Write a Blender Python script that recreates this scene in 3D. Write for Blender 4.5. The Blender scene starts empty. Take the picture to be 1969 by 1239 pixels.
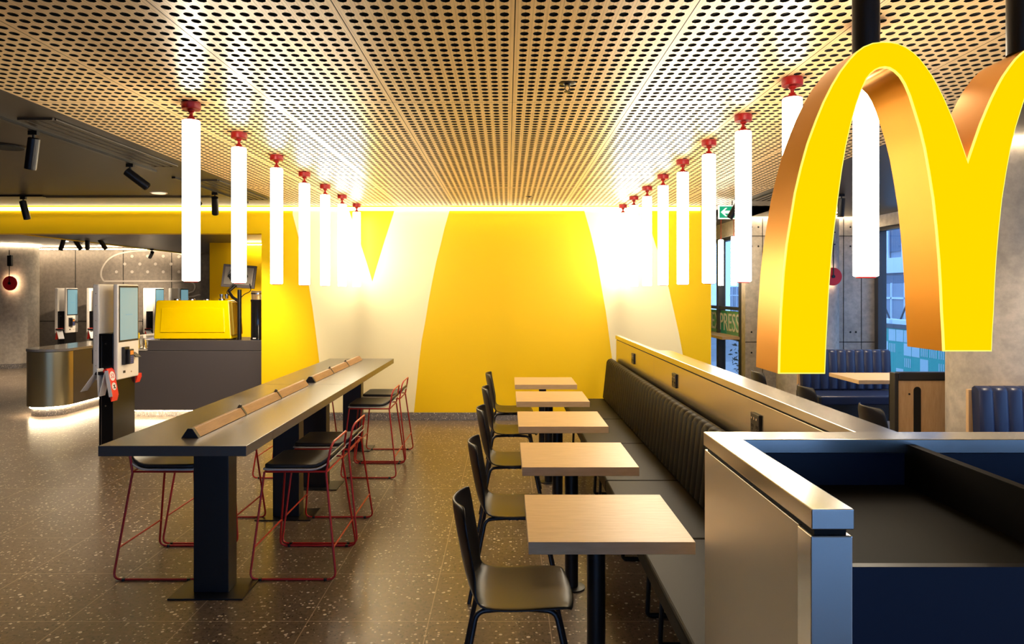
import bpy, bmesh, math, random
from math import sin, cos, pi, radians as R
from mathutils import Vector, Matrix
random.seed(7)
S = bpy.context.scene
COL = S.collection
# ------------------------------------------------------------------ camera
F, CX, CY, H = 1373.0, 975.0, 561.0, 1.64          # focal length in px, vanishing point, eye height
cd = bpy.data.cameras.new('camera'); cam = bpy.data.objects.new('camera', cd); COL.objects.link(cam)
cam.location = (0, 0, H); cam.rotation_euler = (pi/2, 0, 0)
cd.sensor_width = 36; cd.lens = F/1969*36
cd.shift_x = (984.5-CX)/1969; cd.shift_y = -(619.5-CY)/1969
cd.clip_start = .05; cd.clip_end = 300
S.camera = cam
S.view_settings.view_transform = 'Standard'; S.view_settings.look = 'None'
S.view_settings.exposure = 1.1; S.view_settings.gamma = 1
# ------------------------------------------------------------------ sky
w = bpy.data.worlds.new('world'); S.world = w; w.use_nodes = True
wn = w.node_tree; bgn = wn.nodes['Background']
bgn.inputs[0].default_value = (.28, .52, 1.0, 1); bgn.inputs[1].default_value = 1.5
TUBE_E, COVE_E, CEIL_H = 12.0, 24.0, 2.72

def X(px, y): return (px-CX)*y/F
def Z(py, y): return H+(CY-py)*y/F

# ------------------------------------------------------------------ materials
MATS = {}
def mat(name, col, rough=.5, metal=0, emit=None, es=0, coat=0, spec=None, alpha=None, trans=0):
    if name in MATS: return MATS[name]
    m = bpy.data.materials.new(name); m.use_nodes = True
    b = m.node_tree.nodes['Principled BSDF']
    b.inputs['Base Color'].default_value = (*col, 1); b.inputs['Roughness'].default_value = rough
    b.inputs['Metallic'].default_value = metal
    if coat: b.inputs['Coat Weight'].default_value = coat; b.inputs['Coat Roughness'].default_value = .08
    if spec is not None: b.inputs['Specular IOR Level'].default_value = spec
    if emit: b.inputs['Emission Color'].default_value = (*emit, 1); b.inputs['Emission Strength'].default_value = es
    if trans: b.inputs['Transmission Weight'].default_value = trans
    MATS[name] = m; return m
def nodes(m): 
    nt = m.node_tree; return nt, nt.nodes['Principled BSDF'], nt.nodes, nt.links
def coords(nt, scale=(1,1,1), kind='Object', rot=(0,0,0)):
    tc = nt.nodes.new('ShaderNodeTexCoord'); mp = nt.nodes.new('ShaderNodeMapping')
    mp.inputs['Scale'].default_value = scale; mp.inputs['Rotation'].default_value = rot
    nt.links.new(tc.outputs[kind], mp.inputs['Vector']); return mp.outputs[0]
def ramp(nt, fac, stops, interp='LINEAR'):
    r = nt.nodes.new('ShaderNodeValToRGB'); r.color_ramp.interpolation = interp
    e = r.color_ramp.elements
    while len(e) < len(stops): e.new(.5)
    for k, (p, c) in enumerate(stops):
        e[k].position = p; e[k].color = (*c, 1) if len(c) == 3 else c
    nt.links.new(fac, r.inputs[0]); return r.outputs[0]
def mixc(nt, fac, a, b, mode='MIX'):
    n = nt.nodes.new('ShaderNodeMix'); n.data_type = 'RGBA'; n.blend_type = mode
    if isinstance(fac, (int, float)): n.inputs[0].default_value = fac
    else: nt.links.new(fac, n.inputs[0])
    for i, v in ((6, a), (7, b)):
        if isinstance(v, tuple): n.inputs[i].default_value = (*v, 1)
        else: nt.links.new(v, n.inputs[i])
    return n.outputs[2]
def noise(nt, vec, scale, detail=3, rough=.5):
    n = nt.nodes.new('ShaderNodeTexNoise'); n.inputs['Scale'].default_value = scale
    n.inputs['Detail'].default_value = detail; n.inputs['Roughness'].default_value = rough
    nt.links.new(vec, n.inputs['Vector']); return n.outputs[0]
def bump(nt, b, h, dist=.002, strength=.5):
    n = nt.nodes.new('ShaderNodeBump'); n.inputs['Distance'].default_value = dist; n.inputs['Strength'].default_value = strength
    nt.links.new(h, n.inputs['Height']); nt.links.new(n.outputs[0], b.inputs['Normal'])

def wood(name, c1, c2, scale, rough=.5, coat=0):
    m = mat(name, c1, rough, coat=coat); nt, b, N, L = nodes(m)
    v = coords(nt, scale); f = noise(nt, v, 6, 5, .65)
    c = ramp(nt, f, [(.3, c1), (.7, c2)]); L.new(c, b.inputs['Base Color']); bump(nt, b, f, .0006, .3)
    return m
def brushed(name, col, scale, rough=.28):
    m = mat(name, col, rough, 1); nt, b, N, L = nodes(m)
    v = coords(nt, scale); f = noise(nt, v, 8, 4, .7)
    r = ramp(nt, f, [(.2, (rough*.93,)*3), (.8, (rough*1.07,)*3)]); L.new(r, b.inputs['Roughness'])
    v2 = coords(nt, (1, 1, 1)); f2 = noise(nt, v2, 3.0, 1)
    bump(nt, b, f2, .01, .03)
    return m
def concrete(name, c1, c2, sc=1.2):
    m = mat(name, c1, .7); nt, b, N, L = nodes(m)
    v = coords(nt); f = noise(nt, v, sc, 8, .65); g = noise(nt, v, 14, 4, .6)
    c = ramp(nt, f, [(.3, c1), (.7, c2)]); c2_ = ramp(nt, g, [(.35, (.8, .8, .8)), (.65, (1.08, 1.06, 1.04))])
    L.new(mixc(nt, 1.0, c, c2_, 'MULTIPLY'), b.inputs['Base Color']); bump(nt, b, g, .003, .3)
    return m

# terrazzo floor
def terrazzo(name, base1, base2, tiles=True, bscale=1.0):
    m = mat(name, base1, .3); nt, b, N, L = nodes(m)
    v = coords(nt, (1,1,1))
    f = noise(nt, v, 40, 3); col = ramp(nt, f, [(.35, base1), (.65, base2)])
    def chips(scale, thr, c, col, seed, pick):
        mp = N.new('ShaderNodeMapping'); mp.inputs['Location'].default_value = (seed, seed*.7, seed*.3)
        L.new(v, mp.inputs['Vector'])
        # slightly warped cells
        vo = N.new('ShaderNodeTexVoronoi'); vo.inputs['Scale'].default_value = scale; vo.inputs['Randomness'].default_value = 1
        L.new(mp.outputs[0], vo.inputs['Vector'])
        sp = N.new('ShaderNodeSeparateColor'); L.new(vo.outputs['Color'], sp.inputs[0])
        lt = N.new('ShaderNodeMath'); lt.operation = 'LESS_THAN'; L.new(sp.outputs[0], lt.inputs[0]); lt.inputs[1].default_value = pick
        sz = N.new('ShaderNodeMath'); sz.operation = 'MULTIPLY'; L.new(sp.outputs[1], sz.inputs[0]); sz.inputs[1].default_value = thr
        l2 = N.new('ShaderNodeMath'); l2.operation = 'LESS_THAN'; L.new(vo.outputs['Distance'], l2.inputs[0]); L.new(sz.outputs[0], l2.inputs[1])
        mu = N.new('ShaderNodeMath'); mu.operation = 'MULTIPLY'; L.new(lt.outputs[0], mu.inputs[0]); L.new(l2.outputs[0], mu.inputs[1])
        return mixc(nt, mu.outputs[0], col, c)
    col = chips(75*bscale, .5, (.035, .027, .02), col, 3.1, .38)
    col = chips(95*bscale, .5, (.16, .11, .075), col, 11.3, .4)
    col = chips(62*bscale, .5, (.62, .55, .45), col, 7.7, .24)
    col = chips(38*bscale, .42, (.72, .66, .57), col, 17.9, .10)
    if tiles:
        br = N.new('ShaderNodeTexBrick'); br.offset = 0
        mp = N.new('ShaderNodeMapping'); mp.inputs['Location'].default_value = (.99, -4.15, 0); 
        L.new(v, mp.inputs['Vector']); L.new(mp.outputs[0], br.inputs['Vector'])
        br.inputs['Scale'].default_value = 1; br.inputs['Brick Width'].default_value = .6; br.inputs['Row Height'].default_value = .6
        br.inputs['Mortar Size'].default_value = .0022; br.inputs['Mortar Smooth'].default_value = .1
        col = mixc(nt, br.outputs['Fac'], col, (.42, .33, .23))
    L.new(col, b.inputs['Base Color'])
    r = ramp(nt, noise(nt, v, 3, 2), [(.3, (.29,)*3), (.7, (.31,)*3)]); L.new(r, b.inputs['Roughness'])
    return m

M_floor = terrazzo('terrazzo', (.105, .078, .056), (.165, .124, .092))
M_skirt = terrazzo('terrazzo_skirting', (.13, .12, .115), (.20, .185, .175), False, 1.6)
M_yellow = mat('yellow_paint', (.84, .545, .003), .45, spec=.25)
M_cream = mat('cream_paint', (.87, .78, .47), .45, spec=.2)
M_ceil = mat('birch_panel', (.5, .36, .22), .34)
def _ceil():
    nt, b, N, L = nodes(M_ceil); v = coords(nt, (60, 1.2, 1)); f = noise(nt, v, 3, 3)
    wv = N.new('ShaderNodeTexWave'); wv.bands_direction = 'X'; wv.inputs['Scale'].default_value = 22; wv.inputs['Distortion'].default_value = 0
    v2 = coords(nt); L.new(v2, wv.inputs['Vector'])
    c = ramp(nt, f, [(.3, (.76, .50, .23)), (.7, (.92, .67, .34))])
    d = ramp(nt, wv.outputs[0], [(.0, (.82, .80, .78)), (.25, (1, 1, 1))])
    L.new(mixc(nt, 1, c, d, 'MULTIPLY'), b.inputs['Base Color'])
_ceil()
M_dark = mat('dark_ceiling_paint', (.035, .027, .020), .38)
M_void = mat('ceiling_void_black', (.004, .004, .004), .9)
M_black = mat('black_powdercoat', (.006, .006, .008), .35)
M_blackplastic = mat('black_plastic', (.012, .012, .015), .36)
M_chair = mat('black_moulded_shell', (.009, .008, .009), .33, spec=.35)
M_blackmetal = mat('black_metal', (.010, .010, .012), .3, .5)
M_red = mat('red_powdercoat', (.42, .012, .010), .35)
M_redlamp = mat('red_lamp_enamel', (.50, .010, .015), .4)
M_disc = mat('disc_backlight', (1, 1, 1), .5, emit=(1, .7, .4), es=14)
M_white = mat('white_enamel', (.80, .76, .71), .35)
M_tube = mat('opal_lamp_tube', (.9, .9, .9), .4, emit=(1, .86, .64), es=TUBE_E)
M_led = mat('led_strip', (1, 1, 1), .5, emit=(1, .72, .36), es=COVE_E)
M_coveglow = mat('cove_glow_strip', (1, 1, .9), .5, emit=(1, .92, .62), es=2.2)  # glow of the cove light on the wall, made as an emissive strip
M_ledw = mat('warm_led_strip', (1, 1, 1), .5, emit=(1, .78, .50), es=26)
M_lampglow = mat('spot_lamp_lens', (1, 1, 1), .3, emit=(1, .88, .7), es=60)
M_bartop = mat('grey_laminate', (.085, .074, .066), .26)
M_oak = wood('pale_oak_laminate', (.50, .335, .175), (.61, .425, .24), (1.2, 9, 9), .42)
M_oak_v = wood('oak_panel', (.50, .31, .15), (.62, .41, .22), (9, 9, 1.2), .45)
M_rail = wood('oak_rail', (.27, .135, .058), (.38, .20, .09), (9, 1.2, 9), .38)
M_leather = mat('brown_grey_leatherette', (.010, .0078, .006), .5, spec=.08)
M_stoolpad = mat('charcoal_stool_pad', (.018, .016, .016), .38)
M_plywhite = mat('pale_stool_pan', (.52, .50, .47), .4)
M_navy = mat('navy_leatherette', (.012, .020, .060), .36, spec=.35)
M_steel = brushed('brushed_stainless_steel', (.66, .64, .60), (1, 1, 60), .22)
M_steelside = brushed('satin_stainless_sheet', (.62, .58, .52), (1, 40, 1), .38)
M_steelpart = brushed('satin_steel_partition', (.62, .58, .52), (1, 1, 60), .26)
M_stationin = mat('dark_navy_laminate', (.006, .0095, .026), .38, spec=.3)
M_shelf = mat('charcoal_laminate', (.009, .0075, .0065), .6, spec=.06)
M_concrete = concrete('board_marked_concrete', (.36, .32, .27), (.52, .47, .41))
M_concdark = concrete('grey_concrete_panel', (.125, .108, .095), (.20, .172, .15))
M_grey = mat('anthracite_counter', (.06, .054, .06), .38)
M_countertop = mat('pale_stone_top', (.34, .31, .27), .12)
M_counterround = mat('satin_bronze_cladding', (.42, .36, .20), .3, .7)
M_arch = mat('sign_face_yellow', (.2, .13, .0), .5, emit=(1, .70, .0), es=.46, spec=0)
M_archedge = mat('sign_edge_glow', (.3, .25, .05), .4, emit=(1, .86, .12), es=.6)
M_archside = mat('golden_sign_return', (.84, .36, .004), .30, .6)
M_machine = mat('glossy_yellow_enamel', (.90, .62, .0), .12, coat=1)
M_glass = mat('window_glass', (.95, .98, 1), .0, trans=1)
def _glass():
    m = M_glass; nt = m.node_tree; nt.nodes.clear()
    o = nt.nodes.new('ShaderNodeOutputMaterial'); t = nt.nodes.new('ShaderNodeBsdfTransparent'); t.inputs[0].default_value = (.93, .97, 1, 1)
    g = nt.nodes.new('ShaderNodeBsdfGlossy'); g.inputs['Roughness'].default_value = .02
    lw = nt.nodes.new('ShaderNodeLayerWeight'); lw.inputs[0].default_value = .5; pw = nt.nodes.new('ShaderNodeMath'); pw.operation = 'POWER'; pw.inputs[1].default_value = 4; nt.links.new(lw.outputs['Facing'], pw.inputs[0]); f = nt.nodes.new('ShaderNodeMath'); f.operation = 'MULTIPLY_ADD'; f.inputs[1].default_value = .7; f.inputs[2].default_value = .05; nt.links.new(pw.outputs[0], f.inputs[0]); mx = nt.nodes.new('ShaderNodeMixShader')
    nt.links.new(f.outputs[0], mx.inputs[0]); nt.links.new(t.outputs[0], mx.inputs[1]); nt.links.new(g.outputs[0], mx.inputs[2])
    nt.links.new(mx.outputs[0], o.inputs[0])
_glass()
M_frame = mat('charcoal_window_frame', (.035, .036, .042), .4)
M_screen = mat('pale_blue_screen', (.05, .1, .12), .1, emit=(.30, .56, .62), es=.26)
M_screentext = mat('screen_text', (.05, .1, .12), .1, emit=(.16, .38, .52), es=.35)
M_chalk = mat('pale_chalk_line', (.33, .30, .27), .7)
M_cardw = mat('white_card', (.75, .74, .76), .5)
M_cardr = mat('red_card', (.72, .03, .02), .45)
M_signgreen = mat('exit_sign_green', (.0, .22, .12), .4, emit=(.0, .36, .18), es=.3)
M_signwhite = mat('exit_sign_white', (.9, .95, .9), .4, emit=(.85, 1, .88), es=.45)
M_cable = mat('grey_cable', (.05, .05, .05), .5)
M_monitor = mat('grey_monitor_back', (.12, .11, .12), .4)
M_canister = mat('black_glass_canister', (.008, .008, .01), .08)
M_clear = mat('clear_jar', (.95, .9, .8), .05, trans=.9)
M_teal = mat('teal_hoarding', (.04, .42, .34), .6)
M_palegreen = mat('pale_green_film', (.20, .50, .38), .5)
M_tealfilm = mat('teal_film', (.03, .35, .36), .5)
M_facade = mat('grey_facade', (.30, .33, .38), .7)
M_facadew = mat('white_facade_trim', (.75, .8, .85), .6)
M_bluegl = mat('facade_glass', (.05, .09, .16), .1)
M_pave = concrete('pavement', (.22, .22, .22), (.32, .32, .33))
M_leaf = mat('dark_leaf', (.012, .045, .025), .5)
M_amber = mat('keypad_orange', (.75, .28, .05), .4)
M_keyblue = mat('keypad_blue', (.10, .12, .35), .4)

# ------------------------------------------------------------------ mesh helpers
class MB:
    def __init__(s): s.v = []; s.f = []; s.mi = []; s.sm = []
    def add(s, vs, fs, mi=0, smooth=False):
        o = len(s.v); s.v += [tuple(v) for v in vs]
        for f in fs: s.f.append([i+o for i in f]); s.mi.append(mi); s.sm.append(smooth)
        return s
    def box(s, x0, x1, y0, y1, z0, z1, mi=0):
        v = [(x, y, z) for z in (z0, z1) for y in (y0, y1) for x in (x0, x1)]
        return s.add(v, [(0,2,3,1), (4,5,7,6), (0,1,5,4), (2,6,7,3), (0,4,6,2), (1,3,7,5)], mi)
    def prism(s, poly, axis, a, b, mi=0, smooth=False):
        # polygon in the two other axes, extruded along axis from a to b
        def P(p, t):
            return (t, p[0], p[1]) if axis == 'x' else (p[0], t, p[1]) if axis == 'y' else (p[0], p[1], t)
        n = len(poly); v = [P(p, a) for p in poly]+[P(p, b) for p in poly]
        s.add(v, [tuple(range(n))[::-1], tuple(range(n, 2*n))], mi)
        o = len(s.v)-2*n
        for i in range(n):
            s.f.append([o+i, o+(i+1) % n, o+n+(i+1) % n, o+n+i]); s.mi.append(mi); s.sm.append(smooth)
        return s
    def tube(s, pts, r, n=10, closed=False, mi=0, caps=True):
        pts = [Vector(p) for p in pts]; m = len(pts); rings = []
        up = None
        for i, p in enumerate(pts):
            if closed: t = (pts[(i+1) % m]-pts[i-1]).normalized()
            elif i == 0: t = (pts[1]-p).normalized()
            elif i == m-1: t = (p-pts[i-1]).normalized()
            else: t = ((pts[i+1]-p).normalized()+(p-pts[i-1]).normalized()).normalized()
            if up is None:
                up = Vector((0,0,1)) if abs(t.z) < .9 else Vector((1,0,0))
            u = (up-t*up.dot(t)); u.normalize(); w_ = t.cross(u); up = u
            rr = r[i] if isinstance(r, (list, tuple)) else r
            rings.append([p+(u*cos(2*pi*k/n)+w_*sin(2*pi*k/n))*rr for k in range(n)])
        vs = [q for rg in rings for q in rg]; fs = []
        for i in range(m if closed else m-1):
            j = (i+1) % m
            for k in range(n): fs.append((i*n+k, j*n+k, j*n+(k+1) % n, i*n+(k+1) % n))
        s.add(vs, fs, mi, True)
        if caps and not closed:
            o = len(s.v)-m*n
            s.f.append([o+k for k in range(n)]); s.mi.append(mi); s.sm.append(False)
            s.f.append([o+(m-1)*n+k for k in range(n)][::-1]); s.mi.append(mi); s.sm.append(False)
        return s
    def lathe(s, prof, c=(0,0,0), n=32, mi=0, axis='z'):
        vs = []; fs = []; m = len(prof)
        for (r, h) in prof:
            for k in range(n):
                a = 2*pi*k/n; p = (r*cos(a), r*sin(a), h)
                if axis == 'y': p = (p[0], p[2], p[1])
                if axis == 'x': p = (p[2], p[0], p[1])
                vs.append((p[0]+c[0], p[1]+c[1], p[2]+c[2]))
        for i in range(m-1):
            for k in range(n): fs.append((i*n+k, i*n+(k+1) % n, (i+1)*n+(k+1) % n, (i+1)*n+k))
        s.add(vs, fs, mi, True)
        o = len(s.v)-m*n
        s.f.append([o+k for k in range(n)][::-1]); s.mi.append(mi); s.sm.append(False)
        s.f.append([o+(m-1)*n+k for k in range(n)]); s.mi.append(mi); s.sm.append(False)
        return s
    def xf(s, M):
        s.v = [tuple(M @ Vector(v)) for v in s.v]; return s
    def build(s, name, m, parent=None, bevel=0, segs=2, subsurf=0, solid=0):
        me = bpy.data.meshes.new(name); me.from_pydata(s.v, [], s.f)
        ms = m if isinstance(m, (list, tuple)) else [m]
        for q in ms: me.materials.append(q)
        me.polygons.foreach_set('material_index', s.mi); me.polygons.foreach_set('use_smooth', s.sm)
        me.update()
        if len(s.f) < 60000:
            bm = bmesh.new(); bm.from_mesh(me); bmesh.ops.recalc_face_normals(bm, faces=bm.faces); bm.to_mesh(me); bm.free()
            if any(s.sm): me.set_sharp_from_angle(angle=R(38))
        o = bpy.data.objects.new(name, me); COL.objects.link(o)
        if parent: o.parent = parent
        if solid: md = o.modifiers.new('solidify', 'SOLIDIFY'); md.thickness = solid; md.offset = 0
        if bevel:
            md = o.modifiers.new('bevel', 'BEVEL'); md.width = bevel; md.segments = segs; md.limit_method = 'ANGLE'; md.angle_limit = R(40)
            md.harden_normals = False
        if subsurf: md = o.modifiers.new('subsurf', 'SUBSURF'); md.levels = md.render_levels = subsurf
        return o
def fillet(pts, r, n=5, closed=False):
    pts = [Vector(p) for p in pts]; out = []; m = len(pts)
    for i, p in enumerate(pts):
        if not closed and i in (0, m-1): out.append(p); continue
        a = pts[i-1]-p; b = pts[(i+1) % m]-p
        d = min(r, a.length*.45, b.length*.45); A = p+a.normalized()*d; B = p+b.normalized()*d
        for k in range(n+1):
            t = k/n; out.append(A*(1-t)**2+p*2*t*(1-t)+B*t*t)
    return out
def thing(name, label, cat, loc=(0,0,0), rz=0, group=None):
    o = bpy.data.objects.new(name, None); COL.objects.link(o); o.empty_display_size = .1
    o.location = loc; o.rotation_euler = (0, 0, rz); return tag(o, label, cat, group)
def tag(o, label, cat, group=None):
    o['label'] = label; o['category'] = cat
    if group: o['group'] = group
    return o
def struct(o, label=None):
    o['kind'] = 'structure'
    if label: o['label'] = label
    return o
def kids(o): return [c for c in bpy.data.objects if c.parent == o]
def dup(root, loc=None, rz=None, label=None, parent=None):
    r = root.copy(); COL.objects.link(r)
    if loc is not None: r.location = loc
    if rz is not None: r.rotation_euler = (0, 0, rz)
    if label: r['label'] = label
    if parent: r.parent = parent
    for c in kids(root):
        if c is not r: dup(c, parent=r)
    return r
def text(body, size, name, m, parent, M, depth=.002, outline=False, align='CENTER'):
    cu = bpy.data.curves.new(name, 'FONT'); cu.body = body; cu.size = size; cu.extrude = depth; cu.align_x = align; cu.align_y = 'CENTER'
    if outline: cu.fill_mode = 'NONE' if False else 'BOTH'
    t = bpy.data.objects.new(name, cu); COL.objects.link(t)
    dg = bpy.context.evaluated_depsgraph_get(); me = bpy.data.meshes.new_from_object(t.evaluated_get(dg)); bpy.data.objects.remove(t)
    me.materials.clear(); me.materials.append(m); me.transform(M)
    o = bpy.data.objects.new(name, me); COL.objects.link(o); o.parent = parent; return o

# ================================================================== THE SETTING
# floor
struct(MB().box(-12.5, 5.4, -5, 16.7, -.1, 0).build('floor', M_floor), 'brown-grey terrazzo floor of square tiles')
WY = 9.10
GX = lambda px: X(px, WY); GZ = lambda py: Z(py, WY)
# yellow back wall with bulkhead over the opening to the service area, giant cream letter strokes on it
mb = MB()
mb.prism([(-3.13, 0), (2.47, 0), (2.47, 2.95), (-12.5, 2.95), (-12.5, 2.38), (-3.13, 2.38)], 'y', WY, WY+.18)
G = [(563,398),(563,413),(570,440),(577,468),(586,508),(594,549),(601,592),(607,637),(614,695),(619,745),(623,793),(796,793),(801,745),(806,695),(811,655),(818,617),
     (824,580),(831,542),(839,503),(848,468),(855,438),(863,410),(867,398),(760,398),(757,410),(740,462),(727,505),(716,542),(705,505),(691,462),(673,410),(669,398)]
mb.prism([(GX(a), GZ(b)) for a, b in G], 'y', WY-.004, WY+.001, 1)
G2 = [(1120,398),(1124.5,409),(1136,450),(1147,497),(1158,560),(1165,600),(1171,645),(1177,692),(1182,745),(1186,793),(1324,793),(1320,735),(1313,683),(1305,640),(1296,600),(1283,542),(1272,505),(1260,470),(1249,434),(1240,411),(1236,398)]
mb.prism([(GX(a), GZ(b)) for a, b in G2], 'y', WY-.004, WY+.001, 1)
struct(mb.build('wall_back', [M_yellow, M_cream]), 'yellow back wall with giant cream curved strokes')
struct(MB().box(-3.13, 2.47, WY-.015, WY-.0045, 0, .10).build('baseboard_back', M_skirt, None, .003), 'grey terrazzo skirting under the yellow wall')

# perforated timber ceiling: 8 panels wide, real oval holes
def perforated():
    vs = []; fs = []; n = 12
    px0, pw, nx = .031-4*.684, .684, 12
    rows = [(.733, 4.073, 48), (4.073, 7.413, 48), (7.413, 8.98, 22)]
    g = .0018
    def rectpt(a, hx, hy):
        c, s_ = cos(a), sin(a); t = min(hx/abs(c) if abs(c) > 1e-6 else 9, hy/abs(s_) if abs(s_) > 1e-6 else 9); return c*t, s_*t
    for pi_ in range(8):
        xa = px0+pi_*pw+g; xb = px0+(pi_+1)*pw-g; mx = .012
        for (ya, yb, ny) in rows:
            ya2, yb2 = ya+g, yb-g; my = .016
            cw = (xb-xa-2*mx)/nx; ch = (yb2-ya2-2*my)/ny
            # margins
            for (a, b, c, d) in ((xa, xa+mx, ya2, yb2), (xb-mx, xb, ya2, yb2), (xa+mx, xb-mx, ya2, ya2+my), (xa+mx, xb-mx, yb2-my, yb2)):
                o = len(vs); vs += [(a, c, CEIL_H), (b, c, CEIL_H), (b, d, CEIL_H), (a, d, CEIL_H)]; fs.append((o, o+3, o+2, o+1))
            angs = [math.atan2(ch, cw)+0, ]
            A = [2*pi*k/n for k in range(n)]
            cor = math.atan2(ch, cw)
            for (kk, v) in ((2 if False else 1, cor), (n//2-1, pi-cor), (n//2+1, pi+cor), (n-1, -cor)): pass
            # snap the ring directions nearest the corners
            snap = {}
            for v in (cor, pi-cor, pi+cor, 2*pi-cor):
                k = min(range(n), key=lambda q: abs(A[q]-v)); snap[k] = v
            A2 = [snap.get(k, A[k]) for k in range(n)]
            outer = [rectpt(a, cw/2, ch/2) for a in A2]
            inner = [(.0184*cos(a), .0222*sin(a)) for a in A2]
            for i in range(nx):
                cx = xa+mx+cw*(i+.5)
                for j in range(ny):
                    cy = ya2+my+ch*(j+.5); o = len(vs)
                    vs += [(cx+p, cy+q, CEIL_H) for p, q in outer]
                    vs += [(cx+p, cy+q, CEIL_H) for p, q in inner]
                    vs += [(cx+p, cy+q, CEIL_H+.006) for p, q in inner]
                    for k in range(n):
                        l = (k+1) % n
                        fs.append((o+k, o+n+k, o+n+l, o+l)); fs.append((o+n+k, o+2*n+k, o+2*n+l, o+n+l))
    me = bpy.data.meshes.new('ceiling'); me.from_pydata(vs, [], fs); me.materials.append(M_ceil); me.materials.append(M_void)
    me.polygons.foreach_set('material_index', [1 if vs[f[2]][2] > CEIL_H+.001 else 0 for f in fs]); me.update()
    o = bpy.data.objects.new('ceiling', me); COL.objects.link(o); return o
struct(perforated(), 'perforated pale timber ceiling with rows of oval holes')
struct(MB().box(-2.705, 2.767, -5, .70, CEIL_H, CEIL_H+.02).build('ceiling_rear', M_ceil), 'timber ceiling behind the camera')
struct(MB().box(-2.70, 2.765, .7, 8.98, CEIL_H+.0065, CEIL_H+.03).build('ceiling_void', M_void), 'black acoustic backing above the perforated ceiling')
struct(MB().box(-12.5, -2.712, -5, 8.98, CEIL_H, CEIL_H+.1).build('ceiling_left', M_dark), 'dark painted ceiling on the left')
struct(MB().box(2.774, 5.25, -5, 10.3, CEIL_H, CEIL_H+.1).box(2.6, 3.5, 8.98, 13, CEIL_H, CEIL_H+.1).build('ceiling_right', M_dark), 'dark painted ceiling on the right')
# LED cove along the top of the wall
struct(MB().box(-12.4, 2.4, 9.045, 9.065, 2.775, 2.79).build('trim_1', M_led), 'hidden LED strip in the cove above the yellow wall')
struct(MB().box(-12.4, 2.77, 8.96, 8.985, CEIL_H, CEIL_H+.012).build('trim_2', M_ceil), 'narrow ceiling edge strip at the cove')

struct(MB().box(-12.4, 2.46, 9.078, 9.096, 2.672, 2.712).build('trim_7', M_coveglow), 'added glowing strip imitating the white cove glow on the yellow wall')  # strip added to imitate the blown-out band of cove light on the wall
# service area behind the opening
struct(MB().box(-12.5, -3.0, 9.28, 16.7, 2.66, 2.76).build('ceiling_service', M_dark), 'dark ceiling of the service area')
struct(MB().box(-7.2, -3.0, 9.28, 16.45, 2.50, 2.62).box(-7.245, -7.2, 9.28, 16.45, 2.485, 2.635, 1).build('ceiling_soffit', [M_dark, M_yellow]), 'lower dark soffit with its lit edge painted yellow')  # light along the soffit edge is painted on as a yellow strip
mb = MB().box(-12.5, -6.8, 16.5, 16.7, 0, 2.8)
BY = 16.5
def ribbon(mb, pts, wd, y, mi=1):
    pts = [Vector((X(a, y), 0, Z(b, y))) for a, b in pts]; L_ = []; R_ = []
    for i, p in enumerate(pts):
        t = (pts[min(i+1, len(pts)-1)]-pts[max(i-1, 0)]).normalized(); n = Vector((-t.z, 0, t.x))*wd/2
        L_.append((p.x+n.x, p.z+n.z)); R_.append((p.x-n.x, p.z-n.z))
    for i in range(len(pts)-1):
        mb.prism([L_[i], L_[i+1], R_[i+1], R_[i]], 'y', y-.006, y+.001, mi)
dome = [(200,541),(195,532),(195,522),(199,512),(206,502),(216,494),(230,488),(250,484),(275,482),(300,482),(325,484),(345,488),(362,496),(374,508),(380,522),(380,534),(374,540),(200,541)]
def smoothpts(pts, n=4):
    out = []
    for i in range(len(pts)-1):
        p0, p1, p2, p3 = pts[max(i-1, 0)], pts[i], pts[i+1], pts[min(i+2, len(pts)-1)]
        for k in range(n):
            t = k/n; out.append(tuple(.5*((2*p1[q])+(-p0[q]+p2[q])*t+(2*p0[q]-5*p1[q]+4*p2[q]-p3[q])*t*t+(-p0[q]+3*p1[q]-3*p2[q]+p3[q])*t**3) for q in (0, 1)))
    return out+[pts[-1]]
ribbon(mb, smoothpts(dome), .035, BY)
ribbon(mb, smoothpts([(366,542),(373,546),(375,553),(372,560),(364,563),(357,567),(360,571),(372,570),(384,567),(391,572),(386,578),(370,581)]), .03, BY)
for (a, b) in [(254,493),(284,493),(314,493),(344,494),(240,508),(269,508),(299,508),(329,508),(224,523),(254,523),(284,523),(314,523),(344,523)]:
    x_, z_ = X(a, BY), Z(b, BY); mb.prism([(x_+.035*cos(t*pi/6), z_+.035*sin(t*pi/6)) for t in range(12)], 'y', BY-.006, BY+.001, 1)
for xx in (X(145, BY), X(237, BY), X(330, BY)): mb.box(xx-.008, xx+.008, BY-.003, BY+.001, 0, 2.66, 2)
mb.box(-12.5, -6.8, BY-.003, BY+.001, Z(618, BY)-.008, Z(618, BY)+.008, 2)
struct(mb.build('wall_service', [M_concdark, M_chalk, M_void]), 'grey concrete panel wall with a chalk line burger drawing')
struct(MB().box(-12.4, -7.3, 16.30, 16.34, 2.60, 2.62).build('trim_3', M_ledw), 'warm LED strip above the concrete panel wall')
struct(MB().box(X(403, 12.6), -3.0, 12.6, 12.7, 0, 2.5).build('wall_servery', M_yellow), 'yellow wall behind the servery')
struct(MB().box(-4.7, -3.6, 12.48, 12.51, 2.455, 2.47).build('trim_4', M_ledw), 'warm LED strip above the yellow servery wall')
struct(MB().box(-3.12, -3.0, 9.28, 16.6, 0, 2.9).build('wall_servery_side', M_yellow), 'yellow side wall of the servery')
struct(MB().box(-12.7, -12.5, -5, 16.7, 0, 2.95).build('wall_left', M_concdark), 'grey concrete wall on the far left')
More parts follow.
